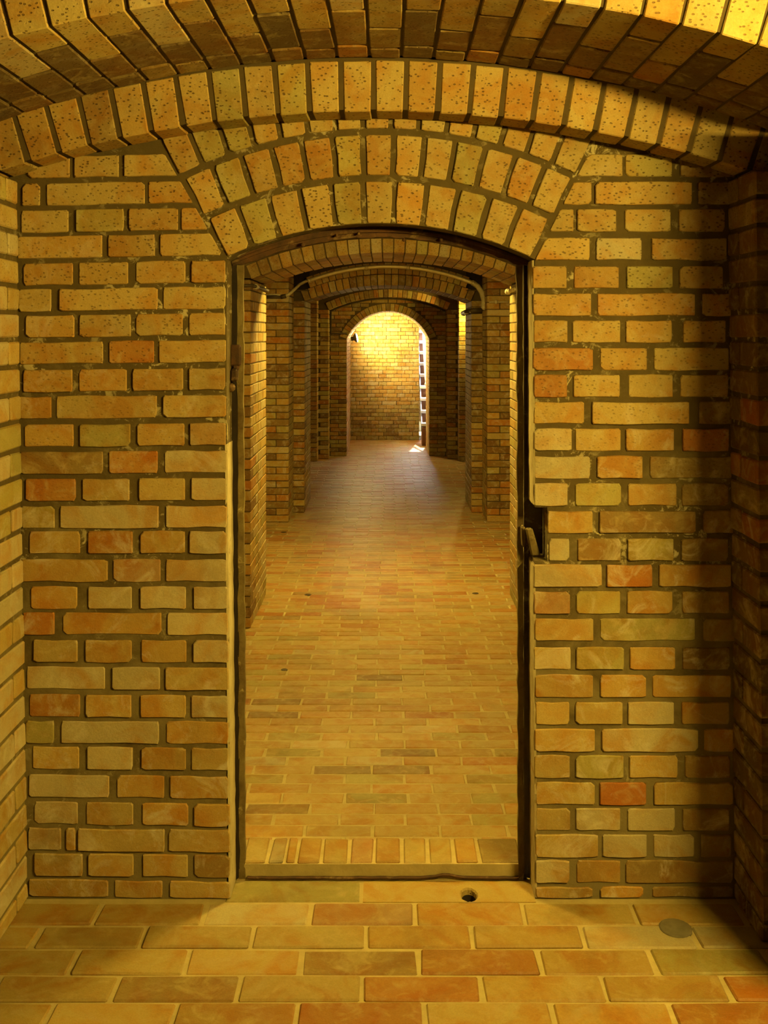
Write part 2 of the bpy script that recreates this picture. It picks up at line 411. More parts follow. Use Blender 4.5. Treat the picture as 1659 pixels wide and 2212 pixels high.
rowsR = [
 (357,[('S',1345,'y'),(1351,1452,'g'),(1470,1590,'b')]), (417,[('S',1278,'o'),(1286,1495,'y'),(1508,1590,'b')]),
 (476,[('S',1239,'y'),(1247,1331,'y'),(1350,1449,'y'),(1467,1566,'o')]), (538,[('S',1274,'y'),(1288,1386,'p'),(1408,1570,'y')]),
 (599,[('J',1224,'o'),(1240,1337,'o'),(1354,1453,'g'),(1468,1562,'o')]), (658,[('J',1277,'o'),(1291,1502,'o'),(1518,1590,'o')]),
 (716,[('J',1226,'o'),(1237,1340,'y'),(1352,1452,'o'),(1476,1568,'o')]), (776,[('J',1281,'O'),(1297,1398,'o'),(1413,1575,'y')]),
 (834,[('J',1225,'O'),(1239,1339,'Y'),(1358,1454,'y'),(1470,1574,'o')]), (892,[('J',1262,'y'),(1279,1489,'y'),(1511,1590,'b')]),
 (950,[('J',1235,'p'),(1243,1341,'y'),(1352,1456,'o'),(1475,1575,'R')]), (1010,[('J',1275,'p'),(1290,1388,'o'),(1404,1582,'b')]),
 (1069,[('J',1226,'p'),(1243,1342,'g'),(1357,1462,'o'),(1473,1574,'b')]), (1128,[(1183,1280,'o'),(1295,1503,'b'),(1520,1592,'b')]),
 (1188,[(1186,1230,'p'),(1248,1341,'b'),(1356,1455,'g'),(1472,1574,'b')]), (1244,[('J',1300,'p'),(1311,1409,'O'),(1424,1580,'o')]),
 (1302,[('J',1231,'r'),(1245,1340,'g'),(1355,1453,'o'),(1474,1576,'b')]), (1361,[('J',1282,'y'),(1297,1502,'g'),(1520,1592,'b')]),
 (1423,[('J',1233,'y'),(1245,1348,'g'),(1361,1459,'o'),(1475,1578,'d')]), (1483,[('J',1281,'o'),(1297,1396,'o'),(1410,1580,'o')]),
 (1541,[('J',1230,'y'),(1243,1345,'y'),(1357,1456,'p'),(1473,1576,'o')]), (1600,[('J',1285,'y'),(1300,1509,'p'),(1522,1592,'o')]),
 (1657,[('J',1231,'y'),(1244,1347,'g'),(1360,1464,'y'),(1480,1578,'b')]), (1715,[('J',1285,'y'),(1296,1396,'R'),(1413,1584,'y')]),
 (1771,[('J',1232,'y'),(1244,1340,'p'),(1356,1458,'p'),(1475,1576,'b')]), (1828,[('J',1292,'y'),(1302,1397,'p'),(1412,1500,'p'),(1515,1580,'b')]),
 (1884,[('J',1230,'p'),(1246,1340,'o'),(1352,1584,'b')]), (1928,[('J',1280,'y'),(1297,1390,'o'),(1410,1584,'b')])]
def speck_at(y): return max(0.0, min(1.0, 1.0-(y-420)/800.0))
for y, fl, br in rowsL:
    hh = 24 if fl != 't' else 18
    for x0, x1, col in br:
        yt, yb = y-hh, y+hh; dp = 40
        if x1 == 'S': xt, xb = SKL(yt), SKL(yb)
        elif x1 == 'J': j = 838+JL(fh(y)); xt = xb = j+R_.uniform(-2, 1.5); dp = 78
        else: xt = xb = x1
        if xt-x0 < 12: continue
        t = tiltL(y); k = (min(xt, xb) if isinstance(xt, float) else x1)
        def hy(x, yy): return fh(yy+t*(x-260))
        face_brick(wall_front, ((fx(x0), hy(x0, yb)), (fx(xb), hy(xb, yb)), (fx(xt), hy(xt, yt)), (fx(x0), hy(x0, yt))), col, dp, speck_at(y)*R_.uniform(.5, 1.0))
for y, br in rowsR:
    hh = 24 if y < 1900 else 11
    for x0, x1, col in br:
        yt, yb = y-hh, y+hh; dp = 40
        if x0 == 'S': xt, xb = SKR(yt), SKR(yb)
        elif x0 == 'J': j = 838+JR(fh(y)); xt = xb = j+R_.uniform(-1.5, 2); dp = 78
        else: xt = xb = x0
        if x1-xt < 8: continue
        face_brick(wall_front, ((fx(xb), fh(yb)), (fx(x1), fh(yb)), (fx(x1), fh(yt)), (fx(xt), fh(yt))), col, dp, min(1, speck_at(y)*R_.uniform(.7, 1.2)))
# three rings of headers over the door
def ring(n, r0, r1, a0, a1, codes, dp, speck):
    st = (a1-a0)/n
    for i in range(n):
        a = a0+st*(i+.5); hw = st/2
        def pt(r, s): 
            w_ = r*math.tan(hw)-6.0
            return (ACX+r*math.sin(a)+s*w_*math.cos(a), ACH+r*math.cos(a)-s*w_*math.sin(a))
        face_brick(wall_front, (pt(r0, -1), pt(r0, 1), pt(r1, 1), pt(r1, -1)), codes[i % len(codes)], dp, speck*R_.uniform(.6, 1.0), None)
dg = math.radians
ring(11, 776, 866, dg(-25.2), dg(25.4), 'ygyygyyygyy', 78, 1.0)
ring(13, 880, 967, dg(-25.8), dg(25.8), 'ygooogoyygyoy', 40, 1.0)
ring(15, 981, 1066, dg(-26.3), dg(26.0), 'yggoyyyyyyygoyy', 40, .9)

RV = random.Random(31)
def reveal_coat(xf, h0, h1, sgn, thick):
    m = MB(); ns_ = int((h1-h0)/22)
    for i in range(ns_+1):
        h = h0+(h1-h0)*i/ns_; x = xf(h); t = thick*RV.uniform(.5, 1.3); f0 = RV.uniform(-.5, 4.0)
        m.v += [(x-sgn*3, f0, h), (x+sgn*t, f0+2, h), (x+sgn*t, 74, h), (x-sgn*3, 74, h)]
    for i in range(ns_):
        for k in range(4):
            a = 4*i+k; b_ = 4*i+(k+1) % 4; m.f.append((a, b_, b_+4, a+4))
    m.f += [(0, 3, 2, 1), tuple(4*ns_+k for k in range(4))]
    return m.build('reveal_render', M['lime'], wall_front)
reveal_coat(lambda h: JL(h), 0, fh(960), 1, 2.2)
reveal_coat(lambda h: JL(h), fh(700), fh(566), 1, 1.6)
reveal_coat(lambda h: JR(h), fh(1090), fh(562), -1, 1.8)
reveal_coat(lambda h: JR(h), 0, fh(1222), -1, 1.8)
# ---- near chamber: two flanking piers --------------------------------------
course_edges = [fh(y) for y in (1942,1900,1842,1786,1730,1670,1611,1554,1496,1437,1378,1320,1262,1203,1145,1088,1029,970,910,850,792,733,675,618,560,503,446,388,330,272,214,156)]
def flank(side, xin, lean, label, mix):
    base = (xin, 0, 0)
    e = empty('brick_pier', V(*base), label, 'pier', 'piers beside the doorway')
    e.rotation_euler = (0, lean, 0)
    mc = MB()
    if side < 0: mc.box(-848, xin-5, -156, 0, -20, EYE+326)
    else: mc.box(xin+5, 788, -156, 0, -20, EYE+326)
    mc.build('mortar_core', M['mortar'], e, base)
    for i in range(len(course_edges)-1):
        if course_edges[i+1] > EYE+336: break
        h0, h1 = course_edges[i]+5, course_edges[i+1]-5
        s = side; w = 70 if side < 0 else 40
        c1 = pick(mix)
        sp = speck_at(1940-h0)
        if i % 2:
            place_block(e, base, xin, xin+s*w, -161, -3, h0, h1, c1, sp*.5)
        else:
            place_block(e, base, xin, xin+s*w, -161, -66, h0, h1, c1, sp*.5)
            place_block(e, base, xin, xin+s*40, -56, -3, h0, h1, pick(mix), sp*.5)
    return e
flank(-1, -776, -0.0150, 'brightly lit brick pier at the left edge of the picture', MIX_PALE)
flank(1, 748, -0.0100, 'brick pier at the right edge of the picture, coloured dark as if shadowed', {'d': 3, 's': 3, 'b': 1, 'R': .5})  # dark brick colours stand in for the shade on this pier

# ---- near chamber: stepped arch above the door wall -------------------------
CX, RI = -30.0, 2500.0; CH = EYE+461-RI
e = empty('brick_arch', V(CX, -43, EYE+345), 'stepped brick arch spanning in front of the doorway wall', 'arch')
b0 = (CX, -43, EYE+345)
mc = MB(); am = math.asin(905/RI)
mc.arc(CX, CH, RI+4, RI+112, -am, am, -83, -4, 60); mc.build('mortar_core', M['mortar_clean'], e, b0)
n = 28; st = 2*am/n
seq = 'yyybooyyyoyyyoyyyygYpyyyybb'
for i in range(n):
    a = -am+st*(i+.5)
    place_voussoir(e, b0, CX, CH, RI, RI+105, a, st/2, -86, -5, 'yyyooboyygygyyyoyyoyYyyoyobb'[i], .95)
e2 = empty('brick_vault_band', V(CX, -300, EYE+345), 'shade-toned brick vault band overhead, nearest the camera', 'vault')
b2 = (CX, -300, EYE+345)
RB = 2300.0; CB = EYE+571-RB
am2 = math.asin(846/RB); mc = MB(); mc.arc(CX, CB, RB+4, RB+110, -am2, am2, -495, -90, 60); mc.build('mortar_core', M['mortar_clean'], e2, b2)
st2 = 66/RB; n2 = int(2*am2/st2)
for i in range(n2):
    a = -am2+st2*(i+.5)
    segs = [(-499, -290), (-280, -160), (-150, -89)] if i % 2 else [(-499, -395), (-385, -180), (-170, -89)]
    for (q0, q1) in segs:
        place_voussoir(e2, b2, CX, CB, RB, RB+105, a, st2/2, q0, q1, pick(MIX_SHADE) if q0 > -450 else pick({'y': 4, 'Y': 2, 'o': 2, 'p': 1.5}), .8, joint=4)
# wall above and beside the band, chamber shell behind the camera
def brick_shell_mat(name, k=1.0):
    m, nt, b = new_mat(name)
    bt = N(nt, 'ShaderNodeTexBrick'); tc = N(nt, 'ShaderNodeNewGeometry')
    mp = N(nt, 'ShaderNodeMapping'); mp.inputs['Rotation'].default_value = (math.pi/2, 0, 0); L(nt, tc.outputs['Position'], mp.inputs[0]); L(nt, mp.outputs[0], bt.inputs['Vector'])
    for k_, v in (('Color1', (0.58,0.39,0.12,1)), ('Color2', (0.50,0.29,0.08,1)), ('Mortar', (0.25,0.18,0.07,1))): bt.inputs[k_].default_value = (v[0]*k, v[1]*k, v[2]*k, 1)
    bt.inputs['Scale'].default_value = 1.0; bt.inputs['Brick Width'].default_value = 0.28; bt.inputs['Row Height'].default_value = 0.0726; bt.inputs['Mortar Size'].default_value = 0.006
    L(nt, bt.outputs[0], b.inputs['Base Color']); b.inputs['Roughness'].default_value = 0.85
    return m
M['shell'] = brick_shell_mat('plain_brickwork', 0.6); M['shell_dark'] = brick_shell_mat('low_bounce_brickwork', 0.14)  # chamber shell colour darkened to cut bounced light
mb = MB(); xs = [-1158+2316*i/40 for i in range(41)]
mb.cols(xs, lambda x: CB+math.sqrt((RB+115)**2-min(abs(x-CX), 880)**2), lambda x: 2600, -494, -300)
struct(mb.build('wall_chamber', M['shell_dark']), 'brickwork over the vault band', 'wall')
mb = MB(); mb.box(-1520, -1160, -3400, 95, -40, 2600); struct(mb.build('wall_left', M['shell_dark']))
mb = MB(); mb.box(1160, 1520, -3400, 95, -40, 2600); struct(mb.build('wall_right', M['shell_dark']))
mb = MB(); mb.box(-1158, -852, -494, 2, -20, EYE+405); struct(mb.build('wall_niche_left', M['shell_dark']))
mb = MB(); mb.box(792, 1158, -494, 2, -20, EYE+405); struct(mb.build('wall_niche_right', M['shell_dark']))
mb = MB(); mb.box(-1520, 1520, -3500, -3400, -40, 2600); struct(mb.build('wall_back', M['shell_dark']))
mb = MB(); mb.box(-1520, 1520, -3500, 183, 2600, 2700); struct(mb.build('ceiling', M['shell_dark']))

# ---- near floor ---------------------------------------------------------------
RJ0 = random.Random(8); hx, hd, hr = 176.0, 17.0, 17.0
mb = MB()
mb.box(-1520, 1520, -3500, hd-31, -60, -4); mb.box(-1520, hx-24, hd-31, 90, -60, -4); mb.box(hx+24, 1520, hd-31, 90, -60, -4); mb.box(hx-24, hx+24, hd+31, 90, -60, -4)
floor = struct(mb.build('floor', M['joint_near']), 'near floor of large worn clay pavers', 'floor')
def drow(Y0, Y1): return (dep(EYE/(Y0-720)), dep(EYE/(Y1-720)))
def near_row(y0, y1, joints, codes):
    d1, d0 = drow(y0, y1); Dm = EYE/((y0+y1)/2-720)
    js = [fx(j, Dm) for j in joints]; pitch = 226
    while js[0] > -1150: js.insert(0, js[0]-pitch); codes = 'y'+codes
    while js[-1] < 1150: js.append(js[-1]+pitch); codes = codes+'o'
    for i in range(len(js)-1):
        place_block(floor, (0,0,0), js[i]+5, js[i+1]-5, d0+4, d1-4, -42, R_.uniform(-1, .8), codes[i] if i < len(codes) else 'y', .15, 2.0, 3.0, 'near_paver')
near_row(1948, 1998, [-30,210,440,670,895,1130,1370], 'yyproyyy')
near_row(1998, 2048, [80,310,545,790,1020,1258], 'yyyooppyo')
near_row(2048, 2105, [160,403,650,905,1165,1410], 'yybOogooo')
near_row(2105, 2163, [250,515,780,1040,1305,1570], 'byOooOO')
near_row(2163, 2226, [105,375,640,915,1195,1455], 'yoOyoOO')
near_row(2226, 2296, [0,270,520,800,1060,1330], 'yoyoo')
# paving of the doorway strip, with the socket hole in one of the slabs
d1, d0 = drow(1912, 1948)
place_block(floor, (0,0,0), -352, -60, d0+3, 70, -42, -1.5, 'g', .1, 1.5, 3, 'near_paver')
seg = 32; vs_ = []
for k in range(seg):
    q = 2*math.pi*k/seg; c_, s_ = math.cos(q), math.sin(q); m_ = 1/max(abs(c_), abs(s_)); u_, v_ = c_*m_, s_*m_
    ox = hx+u_*(318-hx if u_ > 0 else hx+54); od = hd+v_*(70-hd if v_ > 0 else hd-d0-3)
    jr = 1+RJ0.uniform(-.05, .05)
    vs_ += [(ox, od, -30), (ox, od, -2), (hx+hr*1.18*c_*jr, hd+hr*1.62*s_*jr, -2.2), (hx+hr*c_*jr, hd+hr*1.5*s_*jr, -6), (hx+hr*c_*.97, hd+hr*1.46*s_*.97, -16)]
mb = MB(); mb.add(vs_, [(5*k+j, 5*((k+1) % seg)+j, 5*((k+1) % seg)+j+1, 5*k+j+1) for k in range(seg) for j in range(4)])
o = mb.build('paver', M['near_paver'], floor); paint(o, 'y', .1)
mb = MB(); vs_ = []
for k in range(seg):
    q = 2*math.pi*k/seg; vs_ += [(hx+hr*math.cos(q)*.99, hd+hr*1.47*math.sin(q)*.99, -12), (hx+hr*math.cos(q)*.9, hd+hr*1.45*math.sin(q)*.9, -58)]
mb.add(vs_, [(2*k, 2*((k+1) % seg), 2*((k+1) % seg)+1, 2*k+1) for k in range(seg)]+[tuple(2*k+1 for k in range(seg))])
o = mb.build('socket_hole', M['dark'], floor); o['label'] = 'black round socket hole in the floor before the sill'  # inside coloured near black in place of real shade
mb = MB(); mb.lathe((590, -109, -3), (0, 0, 1), [(0, 33), (4.2, 33), (5.2, 31), (5.0, 12)], 20)
tag(mb.build('cement_plug', M['cement']), 'round grey cement plug set in the floor near the dark right pier', 'plug')

# ---- corridor floor -------------------------------------------------------------
FLO_END = 16000
mb = MB(); mb.box(-1300, 1300, 183, FLO_END, FLO-80, FLO-2.5)
fc = struct(mb.build('floor_corridor', M['joint_floor']), 'corridor floor of long clay pavers running to the far wall', 'floor')
cand = []; rows_ = []
d = 190.0; r = 0
while d < 13000:
    x = -1240+(108 if r % 2 else 0)+R_.uniform(-12, 12)
    while x < 1240:
        cand.append((x, d, r)); x += 217+R_.uniform(-3, 3)
    d += 75.0; r += 1
near = [c for c in cand if dep(1.44) < c[1] < dep(2.62) and abs(c[0]+108) < 300*(1+c[1]/F)+60]
near.sort(key=lambda c: c[1]); near = near[:298]; ns = set(near)
for x, d, r in near:
    place_block(fc, (0,0,0), x+3.5, x+212, d+3, d+72, FLO-40, FLO+R_.uniform(-1.2, 1.0), pick({'y': 7, 'o': 4, 'O': .3, 'g': 1.2, 'b': .5, 'p': .6}), .1, 2.0, 3.0, 'paver')
mb = MB(); R2 = random.Random(5)
for c in cand:
    if c in ns: continue
    x, d, r = c; t = FLO+R2.uniform(-1.2, 1.0)
    cc = [((x+3.5 if i < 4 else x+212)+R2.uniform(-2, 2), (d+3 if not (i >> 1) & 1 else d+72)+R2.uniform(-1.5, 1.5), (t if i & 1 else FLO-30)) for i in range(8)]
    mb.hexa(cc, 3.0)
o = mb.build('paving_bricks', M['paver_joined'], fc); o['kind'] = 'stuff'

# ---- corridor piers ---------------------------------------------------------------
SPR = EYE+292; HW = 744.0
def extr_ok(x, h, cx, ch, r): return (x-cx)**2+(h-ch)**2 > r*r
def pier_courses(e, base, side, xin, xout, d0, d1, h0, h1, mixF, mixS, avoid=None, back=None):
    """shell of bricks on the camera side and on the passage side of a pier"""
    s = side; n = int(round((h1-h0)/CW)); ch = (h1-h0)/n
    for i in range(n):
        a, b_ = h0+i*ch+3.2, h0+(i+1)*ch-3.2
        w, l = (105, 212) if i % 2 else (212, 105)
        w = min(w, abs(xout-xin)); 
        def ok(x): return avoid is None or extr_ok(x, a, *avoid)
        if ok(xin+s*w*.3):
            place_block(e, base, xin, xin+s*w, d0, d0+l, a, b_, pick(mixF), .25)
            dd = d0+l+7; k = i
            while dd < d1-30:
                ln = min(212 if (k % 2 == 0) else 105, d1-dd)
                if d1-dd-ln < 60: ln = d1-dd
                place_block(e, base, xin, xin+s*62, dd, dd+ln, a, b_, pick(mixS), .2); dd += ln+7; k += 1
        x = xin+s*(w+7)
        while abs(xout-x) > 30 and s*(xout-x) > 0:
            ww = min(212 if i % 2 == 0 else 105, abs(xout-x))
            if ok(x+s*ww*.4): place_block(e, base, x, x+s*ww, d0, d0+62, a, b_, pick(mixF), .25)
            x += s*(ww+7)
# first corridor piers and arch
D1a, D1b = dep(2.51), dep(2.83)
R1 = 1990.0; C1H = EYE+437-R1
for s, lab in ((-1, 'brick pier on the left just beyond the doorway'), (1, 'brick pier on the right just beyond the doorway')):
    base = (s*HW, D1a, FLO); e = empty('brick_pier', V(*base), lab, 'pier', 'corridor piers')
    mc = MB(); xa, xb = sorted((s*(HW+5), s*1162)); mc.box(xa, xb, D1a+5, D1b-5, FLO-10, SPR); mc.build('mortar_core', M['mortar_clean'], e, base)
    pier_courses(e, base, s, s*HW, s*1164, D1a, D1b, FLO, SPR, MIX_BROWN, MIX_PALE)
base = (0, D1a, SPR); e = empty('brick_arch', V(*base), 'brick arch seen just under the doorway arch', 'arch', 'corridor arches')
mc = MB(); a1 = math.asin((HW+30)/R1)
mc.cols([-1162]+[-HW+2*HW*i/40 for i in range(41)]+[1162], lambda x: C1H+math.sqrt((R1+6)**2-min(abs(x), HW)**2), lambda x: EYE+796, D1a+5, D1b-5); mc.build('mortar_core', M['mortar_clean'], e, base)
n = 25; st = 2*math.asin(HW/R1)/n
for i in range(n):
    a = -n*st/2+st*(i+.5)
    segs = [(0, 105), (112, 324), (331, 543), (550, 688)] if i % 2 else [(0, 212), (219, 431), (438, 688)]
    for q0, q1 in segs: place_voussoir(e, base, 0, C1H, R1, R1+103, a, st/2, D1a+q0, D1a+q1, pick({'y': 3, 'p': 2, 'b': 2, 'g': 2, 'o': 2}), .8, joint=3.2)
# second piers: a broad outer pilaster and an inner pier carrying the arch
D2a, D2b, D2c = dep(3.92), dep(4.13), dep(4.46); HWo = 840.0; OUTC = EYE+528
R2i = 1990.0; C2H = EYE+430-R2i; R2o = 1953.0; C2oH = EYE+528-R2o
TOP2 = EYE+610
for s, lab in ((-1, 'second brick pier along the left side, with stepped pilaster'), (1, 'second brick pier along the right side, with stepped pilaster')):
    base = (s*HW, D2a, FLO); e = empty('brick_pier', V(*base), lab, 'pier', 'corridor piers')
    mc = MB(); xa, xb = sorted((s*(HWo+5), s*1162)); mc.box(xa, xb, D2a+5, D2b, FLO-10, TOP2)
    xa, xb = sorted((s*(HW+5), s*1162)); mc.box(xa, xb, D2b+5, D2c-5, FLO-10, SPR)
    mc.build('mortar_core', M['mortar_clean'], e, base)
    pier_courses(e, base, s, s*HWo, s*1164, D2a, D2b, FLO, TOP2, MIX_PIER, MIX_PALE)
    pier_courses(e, base, s, s*HW, s*(HWo+10), D2b, D2c, FLO, SPR, MIX_BROWN, MIX_PALE)
base = (0, D2b, SPR); e = empty('brick_arch', V(*base), 'double ring brick arch between the second pair of piers', 'arch', 'corridor arches')
mc = MB()
mc.cols([-1162]+[-HW+2*HW*i/40 for i in range(41)]+[1162], lambda x: C2H+math.sqrt((R2i+6)**2-min(abs(x), HW)**2), lambda x: EYE+796, D2b+40, D2c-5)
mc.build('mortar_core', M['mortar_clean'], e, base)
mc = MB(); mc.arc(0, C2oH, R2o+6, R2o+98, -math.asin(680/R2o), math.asin(680/R2o), D2b-85, D2b+45, 40); mc.build('mortar_ring', M['mortar_clean'], e, base)
for i in range(n):
    a = -n*st/2+st*(i+.5)
    for q0, q1 in ([(0, 105), (112, 324), (331, 709)] if i % 2 else [(0, 212), (219, 431), (438, 709)]):
        place_voussoir(e, base, 0, C2H, R2i, R2i+95, a, st/2, D2b+q0, D2b+q1, pick(MIX_PIER), .5, joint=3.2)
n3 = 23; st3 = 2*math.asin(690/R2o)/n3
for i in range(n3):
    a = -n3*st3/2+st3*(i+.5)
    place_voussoir(e, base, 0, C2oH, R2o, R2o+95, a, st3/2, D2b-90, D2b+20, pick({'y': 4, 'o': 3, 'p': 2, 'g': 1}), .4, joint=3.2)
# ---- end of the corridor: stepped arch wall ------------------------------------------
D3a, D3b, D3c, D3d = dep(5.78), dep(5.90), dep(6.04), dep(6.56)
HW3 = 885.0; HW3b = 758.0; SPR3 = EYE+303; R3 = 1810.0; C3H = EYE+466-R3; R3o = 2100.0; C3oH = EYE+556-R3o
for s, lab in ((-1, 'narrow stepped brick pilaster left of the far arch'), (1, 'narrow stepped brick pilaster right of the far arch')):
    base = (s*HW3b, D3a, FLO); e = empty('brick_pier', V(*base), lab, 'pier', 'corridor piers')
    mc = MB(); xa, xb = sorted((s*(HW3+5), s*1162)); mc.box(xa, xb, D3a+5, D3b, FLO-10, EYE+600)
    xa, xb = sorted((s*(HW3b+5), s*1162)); mc.box(xa, xb, D3b+5, D3c, FLO-10, SPR3)
    mc.build('mortar_core', M['mortar_clean'], e, base)
    pier_courses(e, base, s, s*HW3, s*1164, D3a, D3b, FLO, EYE+600, MIX_PIER, MIX_PALE)
    pier_courses(e, base, s, s*HW3b, s*(HW3+10), D3b, D3c, FLO, SPR3, MIX_PIER, MIX_PALE)
base = (0, D3b, SPR3); e = empty('brick_arch', V(*base), 'dim brick arch framing the far end wall', 'arch', 'corridor arches')
mc = MB(); mc.cols([-1162]+[-HW3b+2*HW3b*i/40 for i in range(41)]+[1162], lambda x: C3H+math.sqrt((R3+6)**2-min(abs(x), HW3b)**2), lambda x: EYE+796, D3b+5, D3c-4); mc.build('mortar_core', M['mortar_clean'], e, base)
n4 = 26; st4 = 2*math.asin(HW3b/R3)/n4
for i in range(n4):
    a = -n4*st4/2+st4*(i+.5); place_voussoir(e, base, 0, C3H, R3, R3+95, a, st4/2, D3b, D3c-6, pick(MIX_PIER), .4, joint=3.2)
# far arch wall (round-headed opening)
FW, FSP, FCR = 537.0, EYE-78.0, EYE+290.0
FR = (FW**2+(FCR-FSP)**2)/(2*(FCR-FSP)); FCH = FCR-FR
def far_arch(x): return FCH+math.sqrt(max(0, FR*FR-x*x))
mb = MB()
mb.cols([-1250, -FW-5], lambda x: FLO-10, lambda x: EYE+800, D3c+5, D3d)
mb.cols([FW+5, 1250], lambda x: FLO-10, lambda x: EYE+800, D3c+5, D3d)
xs = [-(FW+5)+2*(FW+5)*(0.5-0.5*math.cos(math.pi*i/48)) for i in range(49)]
mb.cols(xs, lambda x: FCH+math.sqrt(max(0, (FR+5)**2-x*x)) if abs(x) < FW+4.9 else FSP-20, lambda x: EYE+800, D3c+5, D3d)
we = struct(mb.build('wall_end_arch', M['mortar_clean']), 'dim brick wall with the round-headed opening at the far end', 'wall')
nrow = 29; rh = (FSP-FLO)/nrow
def end_row(s, i, a, b_):
    xin = s*FW; w, l = (105, 212) if i % 2 else (212, 105)
    hc = (a+b_)/2
    if hc > FSP:                                # above the springing keep clear of the arch ring
        q = (FR+104)**2-(b_-FCH)**2 if b_ > FCH else (FR+104)**2
        q2 = (FR+104)**2-(a-FCH)**2 if a > FCH else (FR+104)**2
        xin = s*max(math.sqrt(max(q, 0)), math.sqrt(max(q2, 0)), 4); 
        x = xin
        while s*(s*HW3b-x)*1 > 30:
            ww = min(212 if R_.random() < .5 else 105, abs(s*HW3b-x)); place_block(we, (0,0,0), x, x+s*ww, D3c, D3c+60, a, b_, pick(MIX_PIER), .3); x += s*(ww+7)
        return
    place_block(we, (0,0,0), xin, xin+s*w, D3c, D3c+l, a, b_, pick(MIX_PIER), .3)
    x = xin+s*(w+7)
    if HW3b-abs(x) > 25: place_block(we, (0,0,0), x, s*HW3b, D3c, D3c+60, a, b_, pick(MIX_PIER), .3)
for i in range(nrow):
    for s in (-1, 1): end_row(s, i, FLO+i*rh+3.2, FLO+(i+1)*rh-3.2)
for i in range(11):
    for s in (-1, 1): end_row(s, i, FSP+i*rh+3.2, FSP+(i+1)*rh-3.2)
# reveal of the opening: bricks along the jambs and under the arch, one course of each built
af = math.asin(FW/FR) if FCH < FSP else math.pi-math.asin(FW/FR)
nv = 27
for i in range(nv):
    a = -af+2*af*(i+.5)/nv
    place_voussoir(we, (0,0,0), 0, FCH, FR, FR+98, a, af/nv, D3c, D3c+212, pick(MIX_PIER), .3, joint=2.5)
mbj = MB(); R3_ = random.Random(3)
for i in range(nrow):
    for s in (-1, 1):
        dd = D3c+(220 if i % 2 else 113)
        while dd < D3d-40:
            ln = min(212, D3d-dd); x0, x1 = sorted((s*FW, s*(FW+50)))
            mbj.hexa([((x0, x1)[(k >> 2) & 1], (dd, dd+ln)[(k >> 1) & 1], (FLO+i*rh+3, FLO+(i+1)*rh-3)[k & 1]) for k in range(8)], 2.5); dd += ln+7
for i in range(nv):
    a = -af+2*af*(i+.5)/nv; hw_ = af/nv*.92
    for q0 in range(int(D3c+219), int(D3d-40), 219):
        q1 = min(q0+212, D3d); cc = []
        for k in range(8):
            t = a+(hw_ if (k >> 2) & 1 else -hw_); rr = (FR, FR+60)[k & 1]; cc.append((rr*math.sin(t), (q0, q1)[(k >> 1) & 1], FCH+rr*math.cos(t)))
        mbj.hexa(cc, 2.5)
o = mbj.build('reveal_bricks', M['joined'], we); o['kind'] = 'stuff'

# far wall
DFW = dep(6.95); XE = 468.0
mb = MB(); mb.box(-1300, XE-4, DFW+4, DFW+260, FLO-10, EYE+900)
wf = struct(mb.build('wall_end', M['mortar_clean']), 'sunlit looking brick wall closing the corridor', 'wall')
wf['label'] = 'lamp-lit yellow brick wall closing the far end'
i = 0; h = FLO
while h < EYE+480:
    x = -700+(60 if i % 2 else 0)
    while x < XE-30:
        ww = 212 if R_.random() < .22 else 108
        x1 = min(x+ww, XE)
        if XE-x1 < 40: x1 = XE
        place_block(wf, (0,0,0), x, x1, DFW, DFW+60, h+3, h+CW-3, pick({'y': 5, 'Y': 3, 'o': 2.2, 'p': 2, 'g': 1}) if h > FLO+420 else pick({'g': 2, 'b': 2, 'y': 2}), .1, 1.2); x = x1+7
    h += CW; i += 1
# side wall between far arch and end wall, plain shells of the bays (out of sight from here)
def shell(name, fn):
    mb = MB(); fn(mb); return struct(mb.build(name, M['shell']))
shell('wall_corridor_left', lambda m: m.box(-1320, -1180, 183, 16000, FLO-10, EYE+860))
shell('wall_corridor_right', lambda m: m.box(1180, 1320, 183, 16000, FLO-10, EYE+860))
shell('ceiling_corridor', lambda m: m.box(-1320, 1320, 183, DFW+260, EYE+800, EYE+880))
shell('wall_end_left', lambda m: m.box(-1180, -560, D3d, DFW+4, FLO-10, EYE+800))
# stair hall: brick cheeks left and right, open to the sky above the upper steps
shell('wall_stair_left', lambda m: m.box(XE-140, XE-8, DFW+100, 15900, FLO-10, EYE+900))
shell('wall_stair_back', lambda m: m.box(XE-140, 1320, 15900, 16000, FLO-10, EYE+900))

# ================================================================== OBJECTS
# ---- staircase -----------------------------------------------------------------------
XS0, XS1 = XE+10, 1165.0
RIS, GO = 166.0, 215.0; T0 = dep(6.60); H0 = EYE+(720-914)*6.60
e = empty('staircase', V((XS0+XS1)/2, T0, FLO), 'daylit staircase climbing away behind the far wall', 'stairs'); base = ((XS0+XS1)/2, T0, FLO)
for k in range(14):
    t = T0+k*GO; hh = H0+k*RIS
    m = MB(); m.hexa([((XS0, XS1)[(q >> 2) & 1], (t-28, t+GO+10)[(q >> 1) & 1], (hh-42, hh)[q & 1]) for q in range(8)], 4); m.build('tread', M['tread'], e, base)
    m = MB(); m.box(XS0+22, XS1-20, t, t+GO, max(FLO, hh-RIS-160), hh-42); m.build('riser', M['riser'], e, base)
m = MB(); m.hexa([((XS0+4, XS1-10)[(q >> 2) & 1], (T0-40, T0+GO)[(q >> 1) & 1], (FLO, H0-60)[q & 1]) for q in range(8)], 6); m.build('brick_base', M['riser'], e, base)
m = MB(); m.hexa([((XS0-4, XS0+14)[(q >> 2) & 1], (T0-24 if not q & 1 else T0+10) if not (q >> 1) & 1 else T0+13*GO, ((H0-120, H0-10)[q & 1])+(13*RIS if (q >> 1) & 1 else 0)) for q in range(8)], 3); m.build('stringer', M['steel'], e, base)
